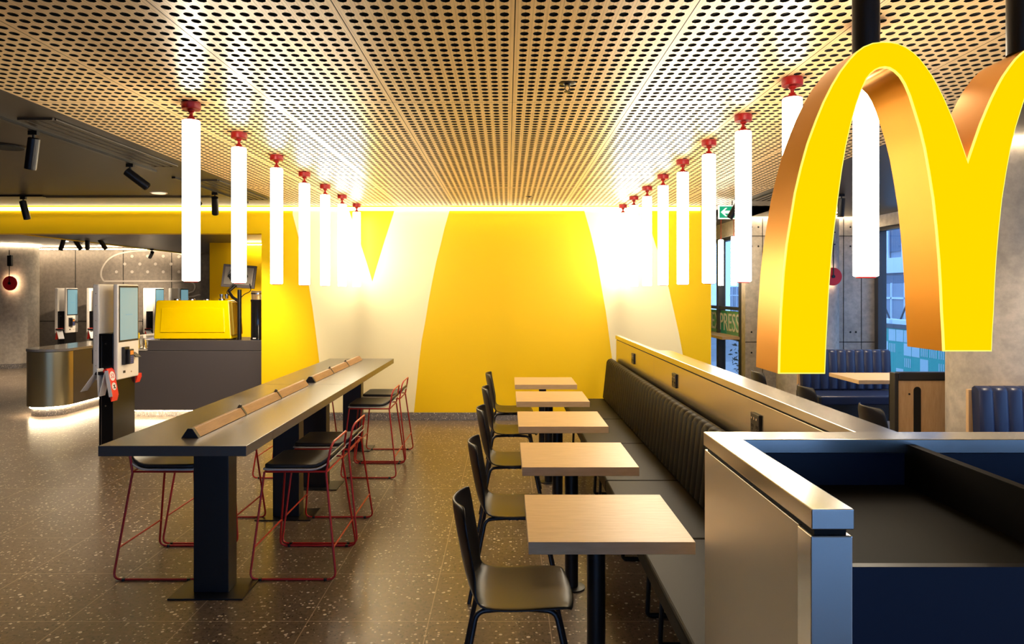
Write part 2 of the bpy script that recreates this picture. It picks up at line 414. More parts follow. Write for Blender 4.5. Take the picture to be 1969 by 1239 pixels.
struct(MB().box(-7.0, -6.8, 16.3, 16.7, 0, 2.7).box(-6.9, -4.6, 16.5, 16.7, 0, 2.8).build('wall_servery_end', M_concdark), 'grey concrete end wall of the servery')

# right side: window recess, concrete wall, side windows
struct(MB().box(2.47, 2.60, WY, 13.2, 0, 2.95).build('wall_recess', M_yellow), 'yellow end of the back wall')
struct(MB().box(2.47, 3.6, 13.0, 13.2, 0, 2.95).build('wall_recess_end', M_concrete), 'wall closing the window recess')
mb = MB().box(3.47, 5.5, 10.4, 10.6, 0, 2.95)
for (a, b) in ((3.47, 5.5),):
    for zz in (.905, 2.45): mb.box(a, b, 10.396, 10.41, zz-.005, zz+.005, 1)
for xx in (3.72, 4.9, 5.16): mb.box(xx-.004, xx+.004, 10.396, 10.41, 0, 2.72, 1)
for xx in (3.56, 3.66, 5.0, 5.08):
    for zz in (.75, 1.05, 2.3, 2.58): mb.lathe([(.013, -.003), (.013, .002)], (xx, 10.398, zz), 10, 1, 'y')
struct(mb.build('wall_right_back', [M_concrete, M_void]), 'concrete wall with joints and tie holes')
struct(MB().box(3.3, 5.2, 10.36, 10.39, 2.74, 2.755).build('trim_5', M_ledw), 'warm LED strip above the concrete wall')
struct(MB().box(5.20, 5.225, 4.6, 10.3, 2.745, 2.76).build('trim_6', M_ledw), 'warm LED strip above the side windows')
# right wall with window openings
mb = MB()
mb.box(5.3, 5.5, -5, 10.4, 2.56, 2.95).box(5.3, 5.5, -5, 10.4, -.1, .12)
mb.box(5.3, 5.5, -5, -3.5, .1, 2.6).box(5.3, 5.5, 5.6, 6.4, .1, 2.6)
struct(mb.build('wall_right', M_concrete), 'concrete surround of the side windows')
def window(n, x, y0, y1, z0, z1, posts, rails, label):
    m_ = MB()
    t = .05
    for y in [y0+t/2, y1-t/2]+posts: m_.box(x-.06, x+.06, y-t, y+t, z0, z1)
    for z in [z0+t/2, z1-t/2]+rails: m_.box(x-.05, x+.05, y0, y1, z-t/2, z+t/2)
    o = struct(m_.build('window_%d' % n, M_frame), label)
    MB().box(x-.006, x+.006, y0, y1, z0, z1).build('pane', M_glass, o); return o
window(1, 5.40, 6.4, 10.35, .12, 2.56, [8.3], [], 'tall side window behind the booths')
window(2, 5.40, -3.5, 5.6, .12, 2.56, [-1.2, 1.1, 3.4], [], 'side windows nearer the camera')
w3 = window(3, 3.52, 10.6, 13.0, 0, 2.5, [11.75], [1.38, .92], 'window recess right of the yellow wall')
struct(MB().box(3.42, 3.62, 10.6, 13.0, 2.5, 2.95).build('wall_recess_side', M_concrete), 'concrete lintel over the recess window')
# green film band with letters on the recess window
MB().box(3.505, 3.512, 10.62, 11.72, .95, 1.335).build('film_band', M_palegreen, w3)
MB().box(3.500, 3.507, 11.40, 11.70, .96, 1.32).build('film_band', M_tealfilm, w3)
MB().box(3.505, 3.512, 11.82, 12.94, .95, 1.335).build('film_band', M_palegreen, w3)
Mt = Matrix.Translation((3.494, 10.73, 1.14)) @ Matrix.Rotation(-pi/2, 4, 'Z') @ Matrix.Rotation(pi/2, 4, 'X')
text('EXPRESS', .40, 'lettering', M_cardw, w3, Mt, align='RIGHT')
# rear wall with daylight windows (behind the camera)
mb = MB().box(-12.5, -3.5, -5.2, -5, 0, 2.95).box(-3.5, 5.5, -5.2, -5, 2.5, 2.95)
struct(mb.build('wall_rear', M_concdark), 'wall behind the camera')
window_r = MB()
for xx in (-3.4, -.4, 2.5, 5.4): window_r.box(xx-.05, xx+.05, -5.15, -5.05, 0, 2.5)
wr = struct(window_r.build('window_4', M_frame), 'shopfront glazing behind the camera')
MB().box(-3.4, 5.4, -5.11, -5.10, 0, 2.5).build('pane', M_glass, wr)

# columns
c = MB().lathe([(.45, 0), (.45, 2.66)], (-10.75, 15.6, 0), 48)
tag(c.lathe([(.47, 0), (.47, .10)], (-10.75, 15.6, 0), 48, 1).build('round_column', [M_concrete, M_skirt]), 'round concrete column at the far left edge beside the service area', 'column')
tag(MB().lathe([(.38, 0), (.38, CEIL_H)], (3.757, 5.4, 0), 64).build('round_column', M_concrete), 'large round concrete column right of the yellow sign behind the booths', 'column')
tag(MB().lathe([(.40, 0), (.40, 2.62)], (4.14, 9.85, 0), 48).build('round_column', M_concrete), 'round concrete column behind the sign carrying a red disc lamp', 'column')

struct(MB().tube([(3.757+.42*cos(2*pi*k/40), 5.4+.42*sin(2*pi*k/40), CEIL_H-.006) for k in range(40)], .006, 6, True).build('trim_8', M_ledw), 'LED ring round the top of the large column')
struct(MB().tube([(4.14+.44*cos(2*pi*k/40), 9.85+.44*sin(2*pi*k/40), 2.69) for k in range(40)], .006, 6, True).build('trim_9', M_ledw), 'LED ring round the top of the column behind the sign')
struct(MB().tube([(-10.75+.49*cos(2*pi*k/40), 15.6+.49*sin(2*pi*k/40), 2.645) for k in range(40)], .008, 6, True).build('trim_10', M_ledw), 'LED ring round the top of the far left column')
# ================================================================== PENDANT TUBES
t0 = thing('pendant_light', 'x', 'light', (-1.805, 4.08, CEIL_H))
MB().lathe([(.049, -.04), (.052, -.036), (.052, -.002), (.050, 0)], n=28).build('canopy', M_red, t0)
b_ = MB().lathe([(.009, -.075), (.009, -.04)], n=12)
b_.lathe([(.012, -.058), (.020, -.05), (.020, -.042)], n=16).lathe([(.024, -.098), (.020, -.085), (.011, -.075)], n=16)
b_.build('swivel_stem', M_red, t0)
MB().lathe([(.047, -.104), (.048, -.1), (.024, -.096)], n=28).build('end_cap', M_red, t0)
MB().lathe([(.040, -1.020), (.047, -1.016), (.0475, -1.01), (.0475, -.108), (.046, -.104)], n=32).build('tube_shade', M_tube, t0)
MB().lathe([(.036, -1.026), (.038, -1.0205)], n=28).build('bottom_cap', M_red, t0)
Ls = [4.08, 4.85, 5.66, 6.46, 7.22, 7.99, 8.79]
Rs = [2.87, 3.61, 4.36, 5.10, 5.86, 6.60, 7.35, 8.12, 8.88]
ordn = ['nearest', 'second', 'third', 'fourth', 'fifth', 'sixth', 'seventh', 'eighth', 'ninth']
def pl(i, n, side):
    if i == 0: return 'white glowing tube pendant, nearest the camera in the %s row' % side
    if i == n-1: return 'white glowing tube pendant, closest to the yellow wall in the %s row' % side
    return 'white glowing tube pendant, %s from the camera in the %s row' % (ordn[i], side)
for i, y in enumerate(Ls):
    o = t0 if i == 0 else dup(t0, (-1.815-.006*i, y, CEIL_H))
    o['label'] = pl(i, len(Ls), 'left'); o['group'] = 'tube pendants over the bar table'
for i, y in enumerate(Rs):
    o = dup(t0, (1.442, y, CEIL_H)); o['label'] = pl(i, len(Rs), 'right'); o['group'] = 'tube pendants over the steel partition'
# corded pendants in the recess
p0 = thing('corded_pendant', 'slim glowing tube pendant on a red cord, left one in the window recess', 'light', (3.22, 10.75, CEIL_H), 0, 'pendants in the window recess')
MB().lathe([(.004, -.30), (.004, 0)], n=8).build('cord', M_red, p0)
MB().lathe([(.036, -.99), (.038, -.98), (.038, -.31), (.03, -.30)], n=20).build('tube_shade', M_tube, p0)
dup(p0, (3.20, 10.08, CEIL_H), label='slim glowing tube pendant on a red cord, right one in the window recess')

# ================================================================== SPOTS, TRACKS, VENTS
def track(x0, y0, x1, y1, z, label):
    a = Vector((x0, y0, z)); b = Vector((x1, y1, z)); d = (b-a).normalized(); n = Vector((-d.y, d.x, 0))*.017
    m_ = MB(); vs = [a+n, a-n, b-n, b+n]; m_.add([*(v for v in vs), *(v-Vector((0,0,.018)) for v in vs)], [(0,1,2,3), (7,6,5,4), (0,4,5,1), (1,5,6,2), (2,6,7,3), (3,7,4,0)])
    return tag(m_.build('lighting_track', M_blackmetal), label, 'track')
track(-3.13, 2.2, -3.13, 6.35, CEIL_H, 'long black lighting track on the left dark ceiling')
track(-3.13, 6.7, -3.13, 8.6, CEIL_H, 'black lighting track on the dark ceiling behind the nearest left pendant')
track(-6.4, 8.0, -5.2, 8.0, CEIL_H, 'short black lighting track near the left end of the yellow bulkhead')
def spot_mesh(root, tilt, yaw, L=.17, r=.036):
    MB().box(-.03, .03, -.014, .014, -.028, 0).build('adapter', M_blackmetal, root)
    MB().tube([(0, 0, -.028), (0, 0, -.085)], .009, 10).build('stem', M_blackmetal, root)
    M_ = Matrix.Translation((0, 0, -.085)) @ Matrix.Rotation(yaw, 4, 'Z') @ Matrix.Rotation(tilt, 4, 'Y')
    b = MB().lathe([(r*.8, .04), (r, .035), (r, -L+.01), (r*.96, -L), (r*.86, -L), (r*.8, -L+.02)], n=28).xf(M_).build('body', M_blackmetal, root)
    return M_, L, r
def spot(x, y, z, tilt, yaw, label, lit=False, group=None, power=0, cone=70):
    t = thing('spotlight', label, 'light', (x, y, z), 0, group)
    M_, L, r = spot_mesh(t, tilt, yaw)
    if power:
        ld = bpy.data.lights.new('spot_lamp', 'SPOT'); ld.energy = power; ld.spot_size = R(cone); ld.spot_blend = .8; ld.color = (1, .78, .52); ld.shadow_soft_size = .03
        lo = bpy.data.objects.new('spot_lamp', ld); COL.objects.link(lo); lo.parent = t; lo.matrix_local = M_ @ Matrix.Translation((0, 0, -L-.01))
    lens = MB().lathe([(r*.8, -L+.012), (r*.8, -L+.018)], n=24).xf(M_).build('lens', M_lampglow if lit else M_blackplastic, t)
    return t
g = 'spotlights on the left dark ceiling'
spot(-3.13, 4.72, CEIL_H-.018, R(14), R(-30), 'black cylinder spotlight nearest the camera on the long left track', group=g, power=45, cone=100)
spot(-3.13, 5.93, CEIL_H-.018, R(-52), R(20), 'black cylinder spotlight tilted sideways on the long left track', group=g, power=35, cone=90)
spot(-3.13, 7.0, CEIL_H-.018, R(-40), R(10), 'black spotlight half hidden behind the nearest left pendant', group=g, power=35, cone=90)
spot(-3.13, 7.65, CEIL_H-.018, R(38), R(-70), 'black spotlight between the first two left pendants', group=g, power=140, cone=80)
spot(-6.15, 8.0, CEIL_H-.018, R(40), R(10), 'black spotlight at the left end of the short track, tilted left', group=g, power=35, cone=90)
spot(-5.42, 8.0, CEIL_H-.018, R(-14), R(10), 'black spotlight at the right end of the short track', group=g, power=35, cone=90)
track(X(110, 12), 12, X(205, 12), 12, 2.60, 'black lighting track over the service area')
for k, (px, ti, lab) in enumerate([(122, 18, 'first'), (145, -32, 'second'), (168, 36, 'third'), (193, -38, 'fourth')]):
    spot(X(px, 12), 12, 2.582, R(ti), R((0, 60, -60, 70)[k]), 'small black spotlight over the service area, %s from the left' % lab, group='spotlights over the service area', power=(60, 160, 160, 220)[k], cone=75)
spot(X(1618, 7.9), 7.9, CEIL_H, R(8), R(-90), 'bright lit spotlight seen through the left arch of the sign', True)
spot(X(1412, 8.3), 8.2, CEIL_H, R(30), R(0), 'black spotlight below the green exit sign')
spot(X(292, 14.4), 14.4, 2.50, R(62), R(-50), 'small black spotlight washing the chalk drawing below the soffit edge', power=260, cone=70)
for k, (px, yy) in enumerate(((125, 14.4), (195, 15.7))):
    o = thing('downlight', 'lit round downlight above the %s spotlights of the service area' % ('left' if k == 0 else 'right'), 'light', (X(px, yy), yy, 2.66), 0, 'downlights over the service area')
    MB().lathe([(.07, -.008), (.075, 0)], n=24).build('trim_ring', M_white, o); MB().lathe([(.055, -.012), (.055, -.006)], n=24).build('lens', M_lampglow, o)
def lamp(parent, power, cone=110):
    ld = bpy.data.lights.new('fill_lamp', 'SPOT'); ld.energy = power; ld.spot_size = R(cone); ld.spot_blend = .8; ld.color = (1, .80, .56); ld.shadow_soft_size = .05
    lo = bpy.data.objects.new('fill_lamp', ld); COL.objects.link(lo); lo.parent = parent; lo.location = (0, 0, -.02)
for (x, y, z, lab) in ((-4.4, 11.7, 2.50, 'added fill downlight in the soffit behind the coffee machine'), (-10.2, 13.2, 2.66, 'added fill downlight near the far left column')):  # unseen downlights added to brighten the servery and its far left end
    o = thing('downlight', lab, 'light', (x, y, z)); MB().lathe([(.055, -.008), (.06, 0)], n=24).build('trim_ring', M_white, o); MB().lathe([(.045, -.012), (.045, -.006)], n=24).build('lens', M_lampglow, o); lamp(o, 260)
for (x, y, lab) in ((3.9, 4.2, 'added fill downlight before the large round column'), (4.2, 7.6, 'added fill downlight above the booth table'), (4.0, 1.5, 'added fill downlight in the right ceiling beside the sign')):  # extra downlights added to lift the dim right-hand side
    o = thing('downlight', lab, 'light', (x, y, CEIL_H)); MB().lathe([(.055, -.008), (.06, 0)], n=24).build('trim_ring', M_white, o); MB().lathe([(.045, -.012), (.045, -.006)], n=24).build('lens', M_lampglow, o); lamp(o, 130)
o = thing('downlight', 'pale round downlight in the dark ceiling left of the nearest pendant', 'light', (X(305, 7.8), 7.8, CEIL_H))
MB().lathe([(.085, -.006), (.09, 0)], n=32).build('trim_ring', M_white, o); MB().lathe([(.07, -.010), (.07, -.004)], n=32).build('lens', mat('warm_downlight_lens', (.8, .6, .4), .4, emit=(1, .7, .45), es=.6), o)
o = thing('ceiling_speaker', 'dark round speaker in the ceiling at the left edge', 'speaker', (X(10, 5.3), 5.3, CEIL_H))
MB().lathe([(.14, -.008), (.15, 0)], n=36).build('ring', M_blackmetal, o); MB().lathe([(.12, -.013), (.12, -.008)], n=36).build('grille', M_void, o)
def vent(x, y0, y1, label, n=3, w_=.2, z=CEIL_H):
    t = thing('slot_diffuser', label, 'air vent', (x, (y0+y1)/2, z)); h = (y1-y0)/2
    MB().box(-w_/2, w_/2, -h, h, -.004, 0).build('backing', M_void, t)
    for k in range(n+1):
        xx = -w_/2+k*w_/n; MB().box(xx-.02, xx+.02, -h, h, -.012, -.004).build('slat', M_dark, t)
    [MB().box(-w_/2-.01, w_/2+.01, q, q+.02, -.014, 0).build('frame', M_dark, t) for q in (-h-.02, h)]
vent(-2.93, 4.45, 6.1, 'black linear slot diffuser beside the perforated ceiling on the left')
vent(-2.90, 6.9, 8.3, 'black linear slot diffuser behind the second left pendant')
vent(3.0, 6.7, 8.4, 'black linear slot diffuser above the exit sign')
t = thing('slot_diffuser', 'thin long ceiling slot parallel to the yellow bulkhead', 'air vent', (-4.3, 8.1, CEIL_H))
MB().box(-.95, .95, -.03, .03, -.006, 0).build('backing', M_void, t); [MB().box(-.95, .95, q, q+.015, -.012, 0).build('frame', M_dark, t) for q in (-.045, .03)]
for (x, y, lab) in ((.312, 3.7, 'brass sprinkler head in the perforated ceiling nearest the camera'), (.25, 8.1, 'small sprinkler head in the perforated ceiling near the yellow wall')):
    t = thing('sprinkler', lab, 'sprinkler', (x, y, CEIL_H), 0, 'ceiling sprinklers')
    MB().lathe([(.030, -.004), (.045, 0)], n=24).lathe([(.014, -.012), (.020, -.004)], n=16).build('escutcheon', M_blackmetal, t)
    MB().tube([(-.008, 0, -.012), (-.013, 0, -.028), (0, 0, -.042), (.013, 0, -.028), (.008, 0, -.012)], .0025, 6).lathe([(.016, -.046), (.016, -.043)], n=16).build('frame_arms', M_blackmetal, t)
# exit sign
t = thing('exit_sign', 'green and white exit sign with a left arrow hanging by the right pendants', 'sign', (2.68, 8.5, 2.585))
MB().box(-.165, .165, -.012, .012, -.08, .08).build('housing', M_signwhite, t, .003)
MB().box(-.155, .03, -.016, -.012, -.068, .068).build('green_panel', M_signgreen, t)
MB().prism([(-.14, 0), (-.085, .05), (-.065, .05), (-.10, .016), (-.01, .016), (-.01, -.016), (-.10, -.016), (-.065, -.05), (-.085, -.05)], 'y', -.020, -.016).build('arrow', M_signwhite, t)
r_ = MB(); 
r_.tube([(.085, -.018, .015), (.10, -.018, -.015), (.085, -.018, -.055)], .009, 6).tube([(.10, -.018, -.015), (.125, -.018, -.03), (.135, -.018, -.055)], .009, 6).tube([(.085, -.018, .02), (.065, -.018, -.005)], .006, 6).tube([(.09, -.018, .02), (.12, -.018, .01)], .006, 6).lathe([(.012, -.004), (.012, .003)], (.09, -.018, .045), 12, 0, 'y')
r_.build('running_figure', M_signgreen, t)
MB().tube([(0, 0, .08), (0, 0, .135)], .006, 8).build('hanger', M_blackmetal, t)
# CCTV
t = thing('security_camera', 'small white dome camera under the yellow soffit edge', 'camera', (X(152, 13.3), 13.3, 2.66))
MB().lathe([(.095, -.03), (.10, 0)], n=24).build('base', M_white, t); MB().lathe([(.02, -.15), (.05, -.14), (.075, -.10), (.08, -.03)], n=24).build('dome', M_white, t)
MB().lathe([(.035, -.085), (.035, -.055)], (.025, 0, -.10), 16, 0, 'y').build('lens', M_blackplastic, t)
# wall disc lamps
def disclamp(x, y, zc, r, label):
    t = thing('disc_wall_lamp', label, 'light', (x, y, zc))
    MB().lathe([(r*.96, -.03), (r, -.022), (r, -.012), (r*.9, -.005)], n=48, axis='y').build('disc', M_redlamp, t)
    MB().lathe([(r*.78, 0.0), (r*.78, .012)], n=32, axis='y').build('glow_ring', M_disc, t)
    MB().tube([(0, -.038, -.02), (0, -.038, .70)], .008, 8).build('rod', M_blackmetal, t)
    MB().lathe([(.028, -.046), (.028, -.03)], n=20, axis='y').build('hub', M_blackmetal, t)
    b = MB().box(-.05, .05, -.05, .02, .36, .60); b.build('driver_box', M_blackmetal, t, .02, 3)
    return t
disclamp(X(19, 15.1), 15.12, Z(545, 15.1), .155, 'red disc lamp with black rod on the far left round column')
t = thing('disc_wall_lamp', 'red disc lamp with black rod on the column behind the sign', 'light', (X(1600, 9.42), 9.42, Z(532, 9.42)))
MB().lathe([(.115, -.03), (.12, -.022), (.12, -.012), (.108, -.005)], n=48, axis='y').build('disc', M_redlamp, t)
MB().lathe([(.09, 0.0), (.09, .012)], n=32, axis='y').build('glow_ring', M_disc, t)
MB().tube([(0, -.038, -.01), (0, -.038, .70)], .008, 8).build('rod', M_blackmetal, t)
m_ = MB()
for zz in (.42, .58): m_.box(-.022, .022, -.05, .03, zz-.008, zz+.008)
m_.build('clip', M_blackmetal, t); MB().lathe([(.022, -.046), (.022, -.03)], n=20, axis='y').build('hub', M_blackmetal, t)

# ================================================================== SERVERY
# main counter
t = thing('service_counter', 'dark grey service counter running up to the yellow wall', 'counter', (-4.1, 9.25, 0))
MB().box(-.95, .96, .0, .75, .10, .868).build('body', M_grey, t, .004)
MB().box(-.57, .96, .03, .75, .872, 1.005).build('raised_ledge', M_grey, t, .004)
MB().box(-.97, -.575, -.01, .76, .872, .895).build('worktop', M_countertop, t, .003)
MB().box(-.93, .94, .12, .16, 0, .10).build('kickboard', M_skirt, t)
MB().box(-.93, .94, .05, .07, .085, .099).build('light_strip', M_ledw, t)
# peninsula with rounded end
t = thing('rounded_counter', 'counter with a rounded bronze end and pale stone top beside the order kiosk', 'counter', (-6.11, 9.3, 0))
def stadium(hw, y1, inset=0, n=20):
    r = hw-inset
    pts = [(-r, y1)]+[(-r*cos(pi*k/n), hw-r*sin(pi*k/n)) for k in range(n+1)]+[(r, y1)]
    return pts
MB().prism(stadium(.28, 1.4), 'z', .13, .845, 0, True).build('rounded_body', M_counterround, t)
MB().box(-.283, .283, .30, 4.2, .13, .845).build('straight_body', M_grey, t)
MB().prism(stadium(.30, 4.3), 'z', .85, .885, 0, False).build('worktop', M_countertop, t, .003)
MB().prism(stadium(.28, 4.2, .05), 'z', 0, .125, 0, True).build('kickboard', M_skirt, t)
MB().prism(stadium(.28, 1.0, .03), 'z', .105, .128, 0, True).build('light_strip', M_ledw, t)
# coffee machine
t = thing('coffee_machine', 'large glossy yellow coffee machine on the service counter', 'coffee machine', (-4.11, 9.42, 1.005))
prof = [(-.53, .012), (.49, .012), (.46, .50), (.44, .52), (-.48, .52), (-.50, .50)]
MB().prism(prof, 'y', -.05, .30).build('body', M_machine, t, .02, 4)
MB().prism([(-.44, .10), (.41, .10), (.395, .42), (-.42, .42)], 'y', -.062, -.05).build('back_panel', M_machine, t, .006, 3)
MB().prism([(.47, .06), (.53, .06), (.50, .50), (.445, .50)], 'y', -.045, .26).build('side_panel', mat('bronze_machine_side', (.5, .33, .03), .2, .6), t, .01, 3)
m_ = MB()
for xx in (-.3, -.1, .1, .3): m_.lathe([(.04, .52), (.04, .535), (.035, .54)], (xx, .12, 0), 16)
m_.build('cup_rail', M_steel, t)
m_ = MB()
for xx in (-.45, .42):
    for yy in (0, .25): m_.lathe([(.02, 0), (.02, .014)], (xx, yy, 0), 12)
m_.build('feet', M_black, t)
for k, (dx, lab) in enumerate(((.30, 'left'), (.37, 'right'))):
    tag(MB().lathe([(.02, 0), (.026, .05), (.026, .06), (.022, .06)], (-4.11+dx, 9.53, 1.545), 14).build('milk_jug', M_steel), 'small steel milk jug on the yellow machine, %s of two' % lab, 'jug', 'jugs on the coffee machine')
# grinder / canister
t = thing('coffee_grinder', 'black cylinder grinder with a clear hopper beside the yellow wall edge', 'grinder', (-3.29, 9.45, 1.005))
MB().lathe([(.10, 0), (.10, .02), (.095, .03), (.095, .50), (.10, .51), (.10, .53)], n=36).build('body', M_canister, t)
MB().lathe([(.088, .53), (.092, .64), (.085, .645)], n=36).build('hopper', M_clear, t)
MB().lathe([(.094, .60), (.094, .62)], n=36).build('lid_ring', M_steel, t)
MB().box(-.04, .0, -.1, -.096, .015, .03).build('badge', M_cardw, t)
# monitor on arm
t = thing('monitor', 'monitor seen from behind on a black pole arm with loose cables', 'monitor', (-3.53, 9.62, 1.005))
MB().tube([(0, -.2, 0), (0, -.2, .66)], .026, 16).build('pole', M_black, t)
MB().tube([(0, -.2, .50), (-.10, -.18, .56), (-.17, -.12, .64), (-.10, -.06, .72)], .020, 12).build('arm', M_black, t)
Mm = Matrix.Translation((-.08, 0, .84)) @ Matrix.Rotation(R(-8), 4, 'X') @ Matrix.Rotation(R(4), 4, 'Y')
MB().box(-.225, .225, -.015, .015, -.155, .155).xf(Mm).build('casing', M_monitor, t, .006)
MB().box(-.19, .19, -.024, -.015, -.12, .12).xf(Mm).build('back_cover', mat('pale_metal_plate', (.45, .42, .38), .35, .6), t, .004)
for q in range(7):
    pts = []
    a0 = random.uniform(0, 6)
    for k in range(9):
        a = a0+k*.8; rr = random.uniform(.05, .13); pts.append(Mm @ Vector((rr*cos(a)*1.2, -.035-random.uniform(0, .02), rr*sin(a)*.85)))
    MB().tube(fillet(pts, .03, 3), .005, 6).build('cable', M_black, t)
MB().tube(fillet([(-.14, -.05, .74), (-.22, -.10, .62), (-.12, -.16, .57), (0, -.19, .52)], .05), .006, 6).build('cable', M_black, t)
MB().tube(fillet([(.08, -.05, .74), (.12, -.10, .64), (.05, -.16, .60), (0.02, -.19, .56)], .05), .006, 6).build('cable', M_black, t)
# jars left of the machine
t = thing('glass_jar', 'clear glass with a yellow straw bundle at the end of the counter', 'jar', (-4.83, 9.42, .897))
MB().lathe([(.035, 0), (.04, .01), (.045, .13)], n=24).build('glass', M_clear, t); MB().tube([(-.02, 0, .01), (-.03, 0, .20)], .012, 8).build('straws', M_machine, t)
tag(MB().lathe([(.03, 0), (.035, .01), (.04, .11)], (-4.73, 9.40, .897), 24).build('glass_jar', M_clear), 'empty clear glass next to the yellow machine', 'jar')
tag(MB().box(-5.02, -4.90, 9.30, 9.50, .897, .957).build('tray', wood('dark_tray', (.12, .06, .03), (.2, .1, .05), (3,3,3))), 'small brown wooden box on the counter end', 'box')

# ================================================================== KIOSKS
def kiosk(loc, label, group=None):
    t = thing('order_kiosk', label, 'kiosk', loc, 0, group)
    # origin at the near left foot between the two slabs, slabs face +x and -x
    MB().box(-.07, .07, 0, .42, 0, 1.22).build('post', M_blackmetal, t, .004)
    MB().box(-.045, -.041, -.003, 0, .02, 1.2).build('post_trim', M_steel, t)
    for s in (1, -1):
        x0, x1 = (.07, .118) if s > 0 else (-.135, -.07)
        sl = MB().box(x0, x1, 0, .41, .755, 1.715).build('housing', M_white, t, .014, 3)
        xs = x1 if s > 0 else x0
        def bx(d0, d1, y0, y1, z0, z1):
            a, b = xs+s*d0, xs+s*d1; return MB().box(min(a, b), max(a, b), y0, y1, z0, z1)
        bx(0, .004, .018, .392, 1.13, 1.70).build('screen_bezel', M_blackplastic, t, .003)
        sc = bx(.004, .006, .036, .374, 1.15, 1.68).build('screen', M_screen, t)
        bx(.006, .007, .14, .27, 1.40, 1.412).build('screen_text', M_screentext, sc)
        h_ = bx(0, .03, .07, .17, .90, 1.08).build('terminal_holder', M_blackplastic, t, .004)
        term = bx(.03, .065, .10, .19, .905, 1.055).build('card_terminal', M_blackplastic, t, .008, 3)
        bx(.065, .067, .115, .175, 1.0, 1.04).build('display', M_amber, term)
        kp = MB()
        for a in range(4):
            for b in range(3):
                y0 = .118+b*.02; z0 = .915+a*.02
                xa, xb = sorted((xs+s*.065, xs+s*.068)); kp.box(xa, xb, y0, y0+.014, z0, z0+.013)
        kp.build('keypad', M_keyblue, term)
        f = MB().box(0, .085*s, 0, .12, -.004, .004).xf(Matrix.Translation((xs, .22, 1.02)) @ Matrix.Rotation(R(38)*s, 4, 'Y') @ Matrix.Rotation(R(-6), 4, 'X')); f.build('receipt_flap', M_blackplastic, t)
        bx(0, .003, .10, .14, .815, .84).build('scanner', M_blackplastic, t); bx(0, .003, .25, .262, .81, .822).build('socket', M_rail, t)
    m_ = MB()
    for z in (.9, 1.05, 1.2, 1.35, 1.5, 1.62): m_.lathe([(.004, -.003), (.004, 0)], (-.10, 0, z), 8, 0, 'y')
    m_.build('screws', M_steel, t)
    m_ = MB()
    for z in (.5, 1.12): m_.lathe([(.008, -.006), (.008, 0)], (.0, 0, z), 12, 0, 'y')
    m_.build('lock', M_steel, t)
    MB().box(-.045, .075, -.115, 0, .82, .852).build('card_holder', M_blackplastic, t, .003)
    return t
KX, KY = -4.0, 7.12
kiosk((KX, KY, 0), 'white double-sided order kiosk on a black post behind the bar table')
# table number cards draped over the holder
def card(loc, aL, aR, label, red=False, w_=.11, L=.26, n=1):
    """folded card, ridge along y; leaves swing to -x by aL and to +x by aR degrees"""
    t = thing('table_number_card', label, 'card', loc, 0, 'table number cards on the kiosk')
    RL = Matrix.Rotation(R(aL), 4, 'Y'); RR = Matrix.Rotation(R(-aR), 4, 'Y')
    MB().box(-.003, .003, 0, w_, -L, 0).xf(RL).build('leaf', M_cardw, t)
    for k in range(n):
        MB().box(.004+.007*(n-1-k), .009+.007*(n-1-k), 0, w_, -L-.016*k, -.004-.012*k).xf(RR).build('leaf', M_cardr if red else M_cardw, t)
    MB().tube([(0, -.001, 0), (0, w_+.001, 0)], .012 if not red else .02, 12).build('folded_top', M_cardw if not red else M_cardr, t)
    if red:
        x_ = .009+.007*(n-1)
        MB().box(-.006, x_+.0, -.002, -.0005, -L, 0).xf(RR).build('white_edge', M_cardw, t)
        for zz, rr in ((-.062, .047), (-.165, .038)):
            MB().lathe([(rr, 0), (rr, .0012)], (x_, w_/2, zz), 28, 0, 'x').xf(RR).build('white_disc', M_cardw, t)
        Mt = RR @ Matrix.Translation((x_+.002, w_/2, -.062)) @ Matrix.Rotation(pi/2, 4, 'Z') @ Matrix.Rotation(pi/2, 4, 'X')
        text('52', .062, 'number', M_cardr, t, Mt, .0006)
        a = x_+.003
        m_ = MB().tube([(a, w_/2, -.15), (a, w_/2+.004, -.17), (a, w_/2+.016, -.188)], .004, 6).tube([(a, w_/2+.003, -.168), (a, w_/2-.014, -.186)], .004, 6).tube([(a, w_/2-.016, -.158), (a, w_/2+.016, -.154)], .004, 6)
        m_.xf(RR).build('figure_mark', M_blackplastic, t)
    return t
card((KX-.025, KY-.125, .868), 36, 3, 'white folded table card splayed to the left on the kiosk holder')
card((KX+.062, KY-.125, .862), 14, 10, 'red table card stack numbered 52 at the right of the kiosk holder', True, n=4)
card((KX+.005, KY-.012, .875), 5, 4, 'folded table card with a red top between the two outer cards', True, w_=.011, L=.12) if False else None
m_ = MB()
for k in range(4): m_.box(.085+k*.006, .088+k*.006, .40-k*.0, .49, .745-.016*(4-k), .775)
t = tag(m_.xf(Matrix.Translation((KX, KY, 0))).build('card_stack', M_cardr), 'red stepped stack of cards under the right side of the order kiosk', 'cards')
for (px, y, lab) in ((105, 15.2, 'leftmost of the four order kiosks by the concrete wall'), (166, 15.35, 'far order kiosk half hidden behind the near kiosk'), (275, 15.2, 'far order kiosk just left of the yellow machine'), (324, 15.5, 'rightmost far order kiosk above the yellow machine')):
    xk = X(px, y)+.135
    kiosk((xk, y, 0), lab, 'order kiosks by the concrete wall')
    t = thing('table_number_card', 'red and white cards on the ' + lab.replace('order ', ''), 'card', (xk+.0, y-.05, .84), R(-40), 'table number cards on the far kiosks')
    MB().tube([(0, -.06, 0), (0, .06, 0)], .02, 8).build('folded_top', M_cardr, t)
    MB().box(-.003, .003, -.05, .06, -.24, 0).xf(Matrix.Rotation(R(25), 4, 'Y')).build('leaf', M_cardr, t); MB().box(-.003, .003, -.06, .05, -.24, 0).xf(Matrix.Rotation(R(-35), 4, 'Y')).build('leaf', M_cardw, t)

